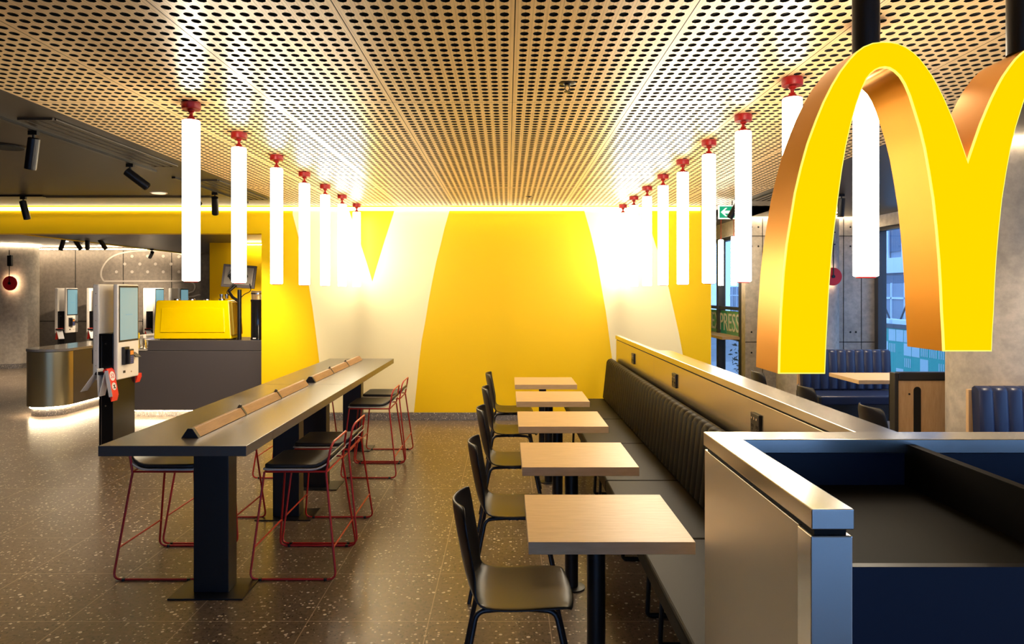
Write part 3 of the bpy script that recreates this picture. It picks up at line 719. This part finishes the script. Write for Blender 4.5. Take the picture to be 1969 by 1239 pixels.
# ================================================================== BAR TABLE
def bartable(y0, y1, cols, label):
    t = thing('bar_table', label, 'table', (-1.605, (y0+y1)/2, 0), 0, 'bar tables'); c0 = (y0+y1)/2; h = (y1-y0)/2-.0015
    MB().box(-.355, .355, -h, h, .85, .90).build('tabletop', M_bartop, t, .002)
    for y in cols:
        MB().box(-.095, .095, y-c0-.06, y-c0+.06, .008, .85).build('column', M_black, t, .003)
        MB().box(-.20, .20, y-c0-.14, y-c0+.14, 0, .008).build('base_plate', M_black, t, .002)
bartable(3.42, 5.70, (3.93, 5.24), 'long grey bar table nearer the camera')
bartable(5.70, 7.88, (6.02, 7.45), 'long grey bar table nearer the yellow wall')
def rail(y0, y1, label):
    t = thing('device_rail', label, 'rail', (-1.60, (y0+y1)/2, .90), 0, 'triangular timber rails on the bar tables'); h = (y1-y0)/2
    tri = [(-.042, .002), (.042, .002), (.010, .046), (-.010, .046)]
    MB().prism(tri, 'y', -h+.03, h-.0).build('timber_body', M_rail, t, .002)
    tri2 = [(-.045, 0), (.045, 0), (.012, .049), (-.012, .049)]
    MB().prism(tri2, 'y', -h, -h+.03).build('end_cap', M_black, t, .002)
    for f in (-.33, .33):
        MB().prism(tri2, 'y', f*h-.011, f*h+.011).build('spacer', M_black, t)
        MB().tube(fillet([(.0, f*h-.02, .049), (0, f*h, .062), (0, f*h+.02, .049)], .01), .006, 6).build('hook', M_black, t)
rail(3.60, 5.62, 'triangular timber rail along the nearer bar table')
rail(5.80, 7.70, 'triangular timber rail along the bar table by the yellow wall')

# ================================================================== BAR STOOLS   (local: faces -x, width along y)
def stool():
    t = thing('bar_stool', 'x', 'stool', (0, 0, 0))
    r = .0065
    for s in (-1, 1):
        yb, yt = .27*s, .20*s
        pts = [(-.185, yt, .60), (-.245, yb, .007), (.245, yb, .007), (.17, yt, .60), (.185, yt*1.0, .66), (.20, yt, .735)]
        MB().tube(fillet(pts[:4], .045), r, 10).build('side_frame', M_red, t)
        for gx in (-.185, .185): MB().lathe([(.011, 0), (.011, .014)], (gx, yb, 0), 12).build('glide', M_black, t)
    for s in (-1, 1):
        q = .29; f = (.60-q*.62)/.60
        zf = .18; k = (.60-zf)/.593
        xl = -.185-(.06)*k if s < 0 else .17+.075*k; yy = .20+.07*k
        MB().tube([(xl, -yy, zf), (xl, yy, zf)], .0055, 8).build('footrest', M_red, t)
    MB().tube(fillet([(-.185, -.2, .60), (-.185, .2, .60), (.175, .2, .60), (.175, -.2, .60)], .02, 4, True), r*.9, 8, True).build('seat_ring', M_red, t)
    MB().tube(fillet([(.172, -.20, .60), (.195, -.195, .735), (.205, -.16, .765), (.205, .16, .765), (.195, .195, .735), (.172, .20, .60)], .04), r, 10).build('back_rail', M_red, t)
    # seat: pan + pad, upturned at the back
    def pad(z0, th, ins, up):
        n, m = 14, 12; vs = []; fs = []
        for i in range(n+1):
            u = i/n
            for j in range(m+1):
                v = j/m*2-1; hw = .205-ins
                cr = .05
                xx = -.20+ins+u*(.40-2*ins); yy = v*hw
                # round corners
                e = max(0, abs(u*2-1)-.75)/.25; yy *= 1-.10*e*e
                z = z0+up*max(0, (u-.72)/.28)**2*.055-.006*(1-v*v)*(1-abs(2*u-1))
                vs.append((xx, yy, z))
        N_ = len(vs)
        vs += [(x, y, z+th) for x, y, z in vs]
        for i in range(n):
            for j in range(m):
                a = i*(m+1)+j; q = (a, a+1, a+m+2, a+m+1); fs.append(q[::-1]); fs.append(tuple(k+N_ for k in q))
        ring = [j for j in range(m+1)]+[i*(m+1)+m for i in range(1, n+1)]+[n*(m+1)+j for j in range(m-1, -1, -1)]+[i*(m+1) for i in range(n-1, 0, -1)]
        for k in range(len(ring)):
            a, b = ring[k], ring[(k+1) % len(ring)]; fs.append((a, b, b+N_, a+N_))
        return MB().add(vs, fs, 0, True)
    pad(.607, .010, 0, 1).build('seat_pan', M_plywhite, t, .004)
    pad(.618, .024, .008, 1).build('seat_pad', M_stoolpad, t, .010, 3)
    return t
st = stool()
names = ['nearest the camera', 'second from the camera', 'third from the camera', 'nearest the yellow wall']
for i, y in enumerate((4.32, 4.90, 6.53, 7.13)):
    o = st if i == 0 else dup(st)
    o.location = (-1.215, y, 0); o['label'] = 'red wire bar stool, %s, in the row right of the bar table' % names[i]; o['group'] = 'bar stools right of the bar table'
for i, y in enumerate((4.32, 4.90, 6.53, 7.13)):
    o = dup(st, (-1.99, y, 0), pi, 'red wire bar stool, %s, in the row left of the bar table' % names[i]); o['group'] = 'bar stools left of the bar table'

# ================================================================== DINING TABLES + CHAIRS
TY = [2.864, 3.956, 5.06, 6.14, 7.20]
tn = ['nearest the camera', 'second from the camera', 'middle one of five', 'fourth from the camera', 'nearest the yellow wall']
t = thing('dining_table', 'x', 'table', (.377, TY[0], 0), 0, 'square oak tables along the bench')
MB().box(-.3, .3, -.3, .3, .695, .74).build('tabletop', M_oak, t, .0015)
MB().lathe([(.037, .012), (.037, .69)], (-.02, 0, 0), 28).build('pedestal', M_black, t)
MB().box(-.14, .12, -.12, .12, .683, .695).build('mounting_plate', M_black, t)
MB().lathe([(.075, 0), (.075, .008), (.045, .012)], (-.02, 0, 0), 28).build('floor_flange', M_black, t)
for i, y in enumerate(TY):
    o = t if i == 0 else dup(t, (.377, y, 0)); o['label'] = 'square pale oak dining table, %s along the bench' % tn[i]

def chair():
    t = thing('dining_chair', 'x', 'chair')
    # faces +x ; shell grid
    prof = [(.225, .425, .175), (.222, .438, .195), (.20, .447, .205), (.14, .448, .215), (.05, .443, .220), (-.05, .440, .220), (-.12, .446, .215), (-.165, .468, .208), (-.19, .505, .200),
            (-.205, .56, .196), (-.217, .62, .198), (-.230, .69, .203), (-.242, .76, .200), (-.248, .80, .185), (-.250, .822, .150)]
    m = 12; vs = []; fs = []
    for k, (x, z, hw) in enumerate(prof):
        for j in range(m+1):
            v = j/m*2-1; bk = min(1, max(0, (k-6)/3)); fr = 1-bk
            xx = x+.055*bk*v*v-(.02*v*v if k <= 1 else 0); zz = z+fr*.012*v*v-fr*.0
            vs.append((xx, v*hw, zz))
    for i in range(len(prof)-1):
        for j in range(m):
            a = i*(m+1)+j; fs.append((a, a+1, a+m+2, a+m+1))
    MB().add(vs, fs, 0, True).build('seat_shell', M_chair, t, 0, 2, 1, .011)
    for (sx, tx) in ((1, .245), (-1, -.235)):
        for s in (-1, 1):
            MB().tube(fillet([(.02*sx, s*.13, .427), (.15*sx, s*.15, .425), (tx, s*.205, .0)], .035), .0105, 10).build('leg', M_blackplastic, t)
    MB().box(-.06, .06, -.14, .14, .418, .430).tube([(-.02, -.14, .424), (-.02, .14, .424)], .009, 8).tube([(.02, -.14, .424), (.02, .14, .424)], .009, 8).build('under_frame', M_blackplastic, t)
    return t
ch = chair()
for i, y in enumerate(TY):
    o = ch if i == 0 else dup(ch)
    o.location = (.035, y+.0, 0); o['label'] = 'black moulded chair, %s in the row by the oak tables' % tn[i]; o['group'] = 'chairs along the square tables'
for i, (x, y, lab) in enumerate(((2.82, 5.15, 'behind the partition nearest the camera'), (2.80, 6.22, 'behind the partition, middle of three'), (2.78, 7.35, 'behind the partition farthest from the camera'))):
    o = dup(ch, (x, y, 0), 0, 'dark chair back catching warm light ' + lab); o['group'] = 'chairs behind the steel partition'

# ================================================================== BENCH
def channel_back(name, L, xb, z0, z1, pitch, depth, m, parent, lean=.05, axis='y', th=.10):
    """upholstered back along +y, channels facing -x; front bottom at xb"""
    n = int(round(L/pitch)); sub = 6; vs = []; fs = []
    zs = [(z0, .012, 0), (z0+.015, 0, 0), ((z0+z1)/2, 0, .5), (z1-.035, 0, .93), (z1-.01, .012, 1), (z1, .035, 1.0), (z1, th-.03, 1.0), (z1-.015, th-.004, 1), (z1-.04, th, 1), (z0, th, 0)]
    rows = len(zs)
    for i in range(n*sub+1):
        u = i/(n*sub)*L; ph = (i % sub)/sub
        bulge = abs(sin(pi*ph))**.5 if True else 0
        for (z, off, le) in zs:
            d = depth*(1-bulge)
            if off >= th-.031: d = 0
            zz = z-(depth*.35*(1-bulge) if z > z1-.012 and off < th-.03 else 0)
            x = xb+off+lean*le+d
            vs.append((x, u, zz))
    for i in range(n*sub):
        for j in range(rows-1):
            a = i*rows+j; fs.append((a, a+1, a+rows+1, a+rows))
        fs.append((i*rows+rows-1, i*rows, (i+1)*rows, (i+1)*rows+rows-1))
    fs.append(tuple(range(rows))); o = n*sub*rows; fs.append(tuple(o+k for k in range(rows))[::-1])
    mb = MB().add(vs, fs, 0, False)
    mb.sm = [True]*len(mb.f)
    return mb
BY0, BY1 = 2.34, 7.95
bench = thing('bench_seat', 'long brown leatherette bench with channelled back along the steel partition', 'bench', (.62, BY0, 0))
seams = [0, .02+3.44-BY0-.02, 4.5-BY0, 5.6-BY0, 6.67-BY0, BY1-BY0]
for a, b in zip(seams[:-1], seams[1:]):
    MB().box(0, .56, a+.0015, b-.0015, .37, .45).build('seat_cushion', M_leather, bench, .014, 3)
MB().box(.02, .58, .01, BY1-BY0-.01, .34, .37).build('seat_base', M_black, bench)
L_ = (BY1-BY0)
for a, b in zip(seams[:-1], seams[1:]):
    o = channel_back('b', b-a-.003, .44, .452, .895, .107, .011, M_leather, bench, .045, 'y', .088).build('back_cushion', M_leather, bench); o.location = (0, a+.0015, 0)
MB().box(.50, .52, 0, L_, .34, .60).build('back_board', M_black, bench)
for sy in seams[1:-1]+[.18, L_-.18]:
    for d in (-.15, .15):
        if sy in (.18, L_-.18) and d > 0: continue
        MB().tube(fillet([(.10, sy+d, .35), (.085, sy+d, .012), (.50, sy+d, .012), (.50, sy+d, .35)], .02), .012, 8).build('leg_frame', M_black, bench)

# ================================================================== STEEL PARTITION
pt = thing('steel_partition', 'low brushed steel partition with a folded steel capping behind the bench', 'partition', (1.205, 2.26, 0))
e = 7.94-2.26; k = 5.90-2.26
m_ = MB().box(0.008, .140, 0, k, 0, 1.104).box(0.008, .040, k, e, 0, 1.104)
m_.build('steel_body', M_steelpart, pt, .002)
MB().box(.014, .134, 0, k, 1.104, 1.114).box(.014, .034, k, e, 1.104, 1.114).build('shadow_gap', M_void, pt)
MB().prism([(0, 0), (.148, 0), (.148, k), (.046, k), (.046, e), (0, e)], 'z', 1.114, 1.154).build('capping', M_steel, pt, .002)
for (y, lab) in ((3.466, 'black twin power outlet nearest the camera on the steel partition'), (5.15, 'black twin power outlet in the middle of the steel partition'), (6.84, 'black twin power outlet at the far end of the steel partition')):
    t = thing('power_outlet', lab, 'outlet', (1.213, y, .998), 0, 'outlets on the partition')
    MB().box(-.012, 0, -.06, .06, -.05, .05).build('plate', M_blackplastic, t, .004)
    m_ = MB().box(-.016, -.012, -.04, -.025, .02, .03).box(-.016, -.012, .025, .04, .02, .03).box(-.016, -.012, -.006, .006, .02, .032); m_.build('switch', M_steel, t)
    m_ = MB()
    for yy in (-.035, .03):
        m_.box(-.0135, -.012, yy-.012, yy-.008, -.02, -.005).box(-.0135, -.012, yy+.008, yy+.012, -.02, -.005).box(-.0135, -.012, yy-.002, yy+.002, -.035, -.024)
    m_.build('sockets', M_void, t)

# ================================================================== TRAY STATION
s_ = thing('waste_station', 'steel-clad open-topped station with dark navy interior under the yellow sign', 'station', (.616, 1.445, 0))
yb = 2.24-1.445
MB().box(.004, .03, .075, yb, 0, 1.145).build('side_panel', M_steelside, s_, .0015)
MB().box(0.0, .084, 0, .071, 0, 1.145).build('front_post', M_steel, s_, .003)
MB().box(.01, .075, .01, yb-.01, 1.145, 1.158).build('shadow_gap', M_void, s_)
MB().prism([(0, -.002), (.086, -.002), (.086, yb-.115), (2.2, yb-.115), (2.2, yb), (0, yb)], 'z', 1.158, 1.20).build('steel_rim', M_steel, s_, .0025, 3)
MB().box(.03, .08, .07, yb-.1, .0, 1.15).box(.08, 2.2, yb-.10, yb-.012, 0, 1.155).build('inner_wall', M_stationin, s_)
MB().box(.08, 2.2, .075, yb-.10, 1.035, 1.06).build('shelf', M_shelf, s_)
MB().box(.084, 2.2, .055, .078, 0, 1.061).build('front_panel', M_stationin, s_, .001)
MB().box(.575, .60, .085, yb-.10, 1.06, 1.185).build('divider', M_shelf, s_, .001)
MB().box(.03, 2.2, yb-.012, yb-.002, 0, 1.15).build('back_panel', M_steelside, s_)

# ================================================================== ARCH SIGN
AY = 2.05
outer = [(1497,719),(1498.5,660),(1501,600),(1506,526),(1512,470),(1519.6,422),(1528,370),(1539,323),(1552,276),(1569,230),(1583,196),(1599,164),(1615,137),(1632,115),(1646,100),(1659.5,90),(1677,83),(1695,81),(1711,81.5),(1725,84),(1741,91),(1755.6,101),(1768,113),(1780,128.6),(1792,146),(1802,164),(1814,188),(1824,211),(1836,240),(1846,268.5),(1854,292),(1860,312)]
inner = [(1814,676),(1812.5,640),(1810,600),(1808,550),(1805,499),(1800,440),(1794,384),(1786,333),(1777.5,285),(1768,246),(1758,213.7),(1749,185),(1739,161.5),(1730,147),(1720,137.5),(1710,131.5),(1700.7,130),(1691,131.5),(1681.5,136),(1673,143),(1665,153),(1655,176),(1645.8,202.7),(1636,238),(1626.6,279.5),(1618,330),(1610,389),(1604,440),(1599,488),(1594,550),(1591,609),(1588,665),(1586,719)]
mir = lambda L: [(3720-a, b) for a, b in L]
loop = outer+mir(outer)[::-1][1:]+mir(inner)[::-1]+inner
P_ = [(X(a, AY), Z(b, AY)) for a, b in loop]
sign = thing('arch_sign', 'large glowing yellow double-arch sign hanging on black poles', 'sign', (X(1860, AY), AY+.09, Z(719, AY)))
ox, oy, oz = sign.location
P_ = [(a-ox, b-oz) for a, b in P_]
def shrink(poly, d):
    n = len(poly); out = []
    area = sum(poly[i][0]*poly[(i+1) % n][1]-poly[(i+1) % n][0]*poly[i][1] for i in range(n)); sg = 1 if area > 0 else -1
    for i in range(n):
        a = Vector(poly[i-1]); p = Vector(poly[i]); b = Vector(poly[(i+1) % n])
        e1 = (p-a).normalized(); e2 = (b-p).normalized(); n1 = Vector((-e1.y, e1.x))*sg; n2 = Vector((-e2.y, e2.x))*sg
        nn = (n1+n2).normalized(); k_ = d/max(.45, nn.dot(n1)); q = p+nn*k_; out.append((q.x, q.y))
    return out
TH = .185
MB().prism(P_, 'y', -.09+.006, -.09+TH, 0, True).build('side_return', M_archside, sign)
MB().prism(P_, 'y', -.092, -.09+.006, 0, False).build('face_edge', M_archedge, sign)
MB().prism(shrink(P_, .0035), 'y', -.0945, -.092, 0, False).build('face_panel', M_arch, sign)
for (px, lab) in ((1665, ''), (1963, '')):
    xx = X(px, 2.14)-ox; zt = CEIL_H-oz
    MB().tube([(xx, .0, Z(105, 2.14)-oz), (xx, .0, zt)], .038, 28).build('hanging_pole', M_black, sign)
m_ = MB()
for (a, b) in ((1503, 690), (1516, 440), (1502, 640)):
    pass
m_.build('rivet', M_black, sign) if m_.v else None

# ================================================================== RIGHT SEATING
def booth(x0, x1, yback, facing, ztop, m, label, rib=.10, slot=False, seat_h=.46):
    """facing -1: sitter looks to the camera (-y)."""
    t = thing('booth_seat', label, 'booth', (x0, yback, 0)); L = x1-x0; s = facing
    Mx = Matrix.Rotation(-pi/2, 4, 'Z') if s < 0 else Matrix.Rotation(pi/2, 4, 'Z')
    # channel back built along y facing -x -> rotate
    b = channel_back('b', L, 0, seat_h+.02, ztop, rib, .017, m, t, .03, 'y', .09)
    if s < 0: b.xf(Matrix(((0, 1, 0, 0), (1, 0, 0, 0), (0, 0, 1, 0), (0, 0, 0, 1))) ); off = -.12
    else: b.xf(Matrix(((0, 1, 0, 0), (-1, 0, 0, 0), (0, 0, 1, 0), (0, 0, 0, 1)))); off = .12
    o = b.build('back_cushion', m, t); o.location = (0, off, 0)
    ys = sorted((0*s, .022*-s if s > 0 else .022)); 
    if s < 0: bp = MB().box(-.02, L+.02, 0.0, .03, 0, ztop-.03)
    else: bp = MB().box(-.02, L+.02, -.03, 0.0, 0, ztop-.05)
    bp.build('wood_back', M_oak_v, t, .002)
    y0, y1 = sorted((s*.06, s*.58))
    MB().box(0, L, y0, y1, seat_h-.09, seat_h+.012).build('seat_cushion', m, t, .02, 3)
    MB().box(.02, L-.02, y0+.04, y1-.04, .05, seat_h-.09).build('plinth', M_black, t)
    if slot:
        MB().box(-.02, L+.02, -.045, .03, ztop-.05, ztop+.02).build('top_bolster', M_blackplastic, t, .012, 3)
        yy = -.03
        pr = [(.14+.03*cos(a), .50+.04-.04+.0+.33+.03*sin(a)) for a in [pi*k/10 for k in range(11)]]+[(.14+.03*cos(pi+pi*k/10), .40+.03*sin(pi+pi*k/10)) for k in range(11)]
        MB().prism(pr, 'y', -.033, -.029).build('handle_slot', M_void, t)
        m2 = MB()
        for zz in (.80, .44): m2.lathe([(.008, -.034), (.008, -.03)], (.075, 0, zz), 10, 0, 'y')
        m2.build('screws', M_blackmetal, t)
        MB().box(-.05, -.02, -.045, .04, .0, ztop+.015).build('end_panel', M_blackplastic, t, .004)
    else: MB().box(-.03, 0, -.60 if s < 0 else 0, 0.02 if s < 0 else .6, 0, seat_h+.0).build('end_panel', M_blackplastic, t, .003)
    return t
booth(3.50, 4.55, 8.55, -1, .95, M_navy, 'navy channelled booth seat behind the sign by the window', .10)
booth(3.22, 4.62, 5.88, 1, .96, M_blackplastic, 'oak-backed booth seat with a black slot left of the round column', .12, True)
t3 = booth(3.20, 4.9, 4.92, -1, .995, M_navy, 'navy channelled booth seat at the right edge before the round column', .10)
t = thing('dining_table', 'pale oak rectangular table between the booths by the window', 'table', (4.05, 7.50, 0))
MB().box(-.48, .55, -.25, .42, .70, .74).build('tabletop', M_oak, t, .002)
MB().lathe([(.037, .012), (.037, .70)], n=24).build('pedestal', M_black, t); MB().lathe([(.2, 0), (.2, .008), (.04, .014)], n=28).build('base', M_black, t)
t = tag(MB().box(3.20, 3.50, 10.62, 12.95, .925, .965).build('window_ledge', M_oak), 'pale oak ledge shelf along the recess window', 'shelf')

# ================================================================== OUTSIDE
struct(MB().box(5.5, 60, -20, 60, -.2, -.1).box(3.62, 5.5, 10.6, 60, -.2, -.1).box(-20, 5.5, -30, -5.2, -.2, -.1).build('ground_outside', M_pave), 'grey pavement outside')
hd = thing('site_hoarding', 'teal and white patterned site hoarding outside the side window', 'hoarding', (7.6, 8, -.1))
MB().box(0, .05, 0, 14, .0, 1.02).build('teal_boards', M_teal, hd); MB().box(-.02, .07, 0, 14, 1.02, 1.10).build('dark_top_rail', M_frame, hd)
m_ = MB()
for i in range(48):
    for j in range(4):
        r_ = random.random(); y0 = i*.27+.02; z0 = .02+j*.25
        if r_ < .45: m_.box(-.006, 0, y0, y0+.25, z0, z0+.23)
        elif r_ < .65: m_.lathe([(.08, -.006), (.08, 0)], (0, y0+.125, z0+.12), 16, 0, 'x')
        elif r_ < .8:
            for q in range(4): m_.box(-.006, 0, y0+.02+q*.06, y0+.045+q*.06, z0+.03, z0+.2)
m_.build('white_pattern', mat('pale_print', (.50, .66, .66), .6), hd)
bd = thing('office_building', 'pale grey building with white frames and blue glass across the street', 'building', (18, 6, -.1))
MB().box(0, 4, 0, 45, 0, 12).build('facade', M_facade, bd)
for z in (.6, 3.6, 6.6): MB().box(-.05, 0, 0, 45, z, z+1.9).build('glazing_band', M_bluegl, bd)
for z in (2.6, 5.7, 8.6): MB().box(-.25, 0, 0, 45, z, z+.7).build('white_spandrel', M_facadew, bd)
m_ = MB()
for k in range(36): m_.box(-.12, -.05, k*1.25, k*1.25+.14, 3.3, 5.7)
m_.build('white_frames', M_facadew, bd)
for k in range(12):
    o = thing('concrete_barrier', 'pale concrete block in a row beyond the teal hoarding', 'barrier', (10.5, 9+k*1.3, -.1), 0, 'concrete blocks across the street')
    MB().prism([(-.3, 0), (.3, 0), (.15, .3), (.12, 1.0), (-.12, 1.0), (-.15, .3)], 'y', 0, 1.15).build('block', M_facadew, o, .02)
    MB().tube([(0, .2, 1.0), (0, .6, 1.5), (0, .95, 1.0)], .025, 6).build('steel_brace', M_frame, o)
fw = thing('grey_site_fence', 'grey panelled fence beyond the concrete blocks', 'fence', (12.5, 6, -.1))
MB().box(0, .08, 0, 34, 0, 2.0).build('panels', M_facade, fw)
m_ = MB()
for k in range(44): m_.box(-.04, 0, k*.78, k*.78+.05, 0, 2.02)
m_.box(-.04, 0, 0, 34, 1.5, 1.56); m_.build('battens', M_facadew, fw)
def shrub(x, y, h, r, label, n=600):
    m_ = MB()
    for i in range(n):
        a = random.uniform(0, 2*pi); zz = random.uniform(.0, 1); rr = r*math.sqrt(random.random())*(.6+.6*sin(pi*zz))
        c_ = Vector((rr*cos(a), rr*sin(a), .15+zz*(h-.15))); d = Vector((random.gauss(0, 1), random.gauss(0, 1), random.gauss(0, .6))).normalized(); u = d.orthogonal().normalized(); l = random.uniform(.05, .1)
        m_.add([c_-d*l*.5, c_+u*l*.22, c_+d*l*.5, c_-u*l*.22], [(0, 1, 2, 3)])
    t = thing('shrub', label, 'plant', (x, y, -.1), 0, 'shrubs outside the windows'); m_.build('foliage', M_leaf, t); MB().tube([(0, 0, 0), (.02, 0, h*.7)], .02, 6).build('stem', M_frame, t)
shrub(4.2, 12.2, 1.15, .32, 'dark green shrub outside the recess window, left one'); shrub(4.3, 11.3, 1.1, .3, 'dark green shrub outside the recess window, right one')
shrub(6.4, 9.4, 1.35, .30, 'dark green shrub outside the side window beside the round column')
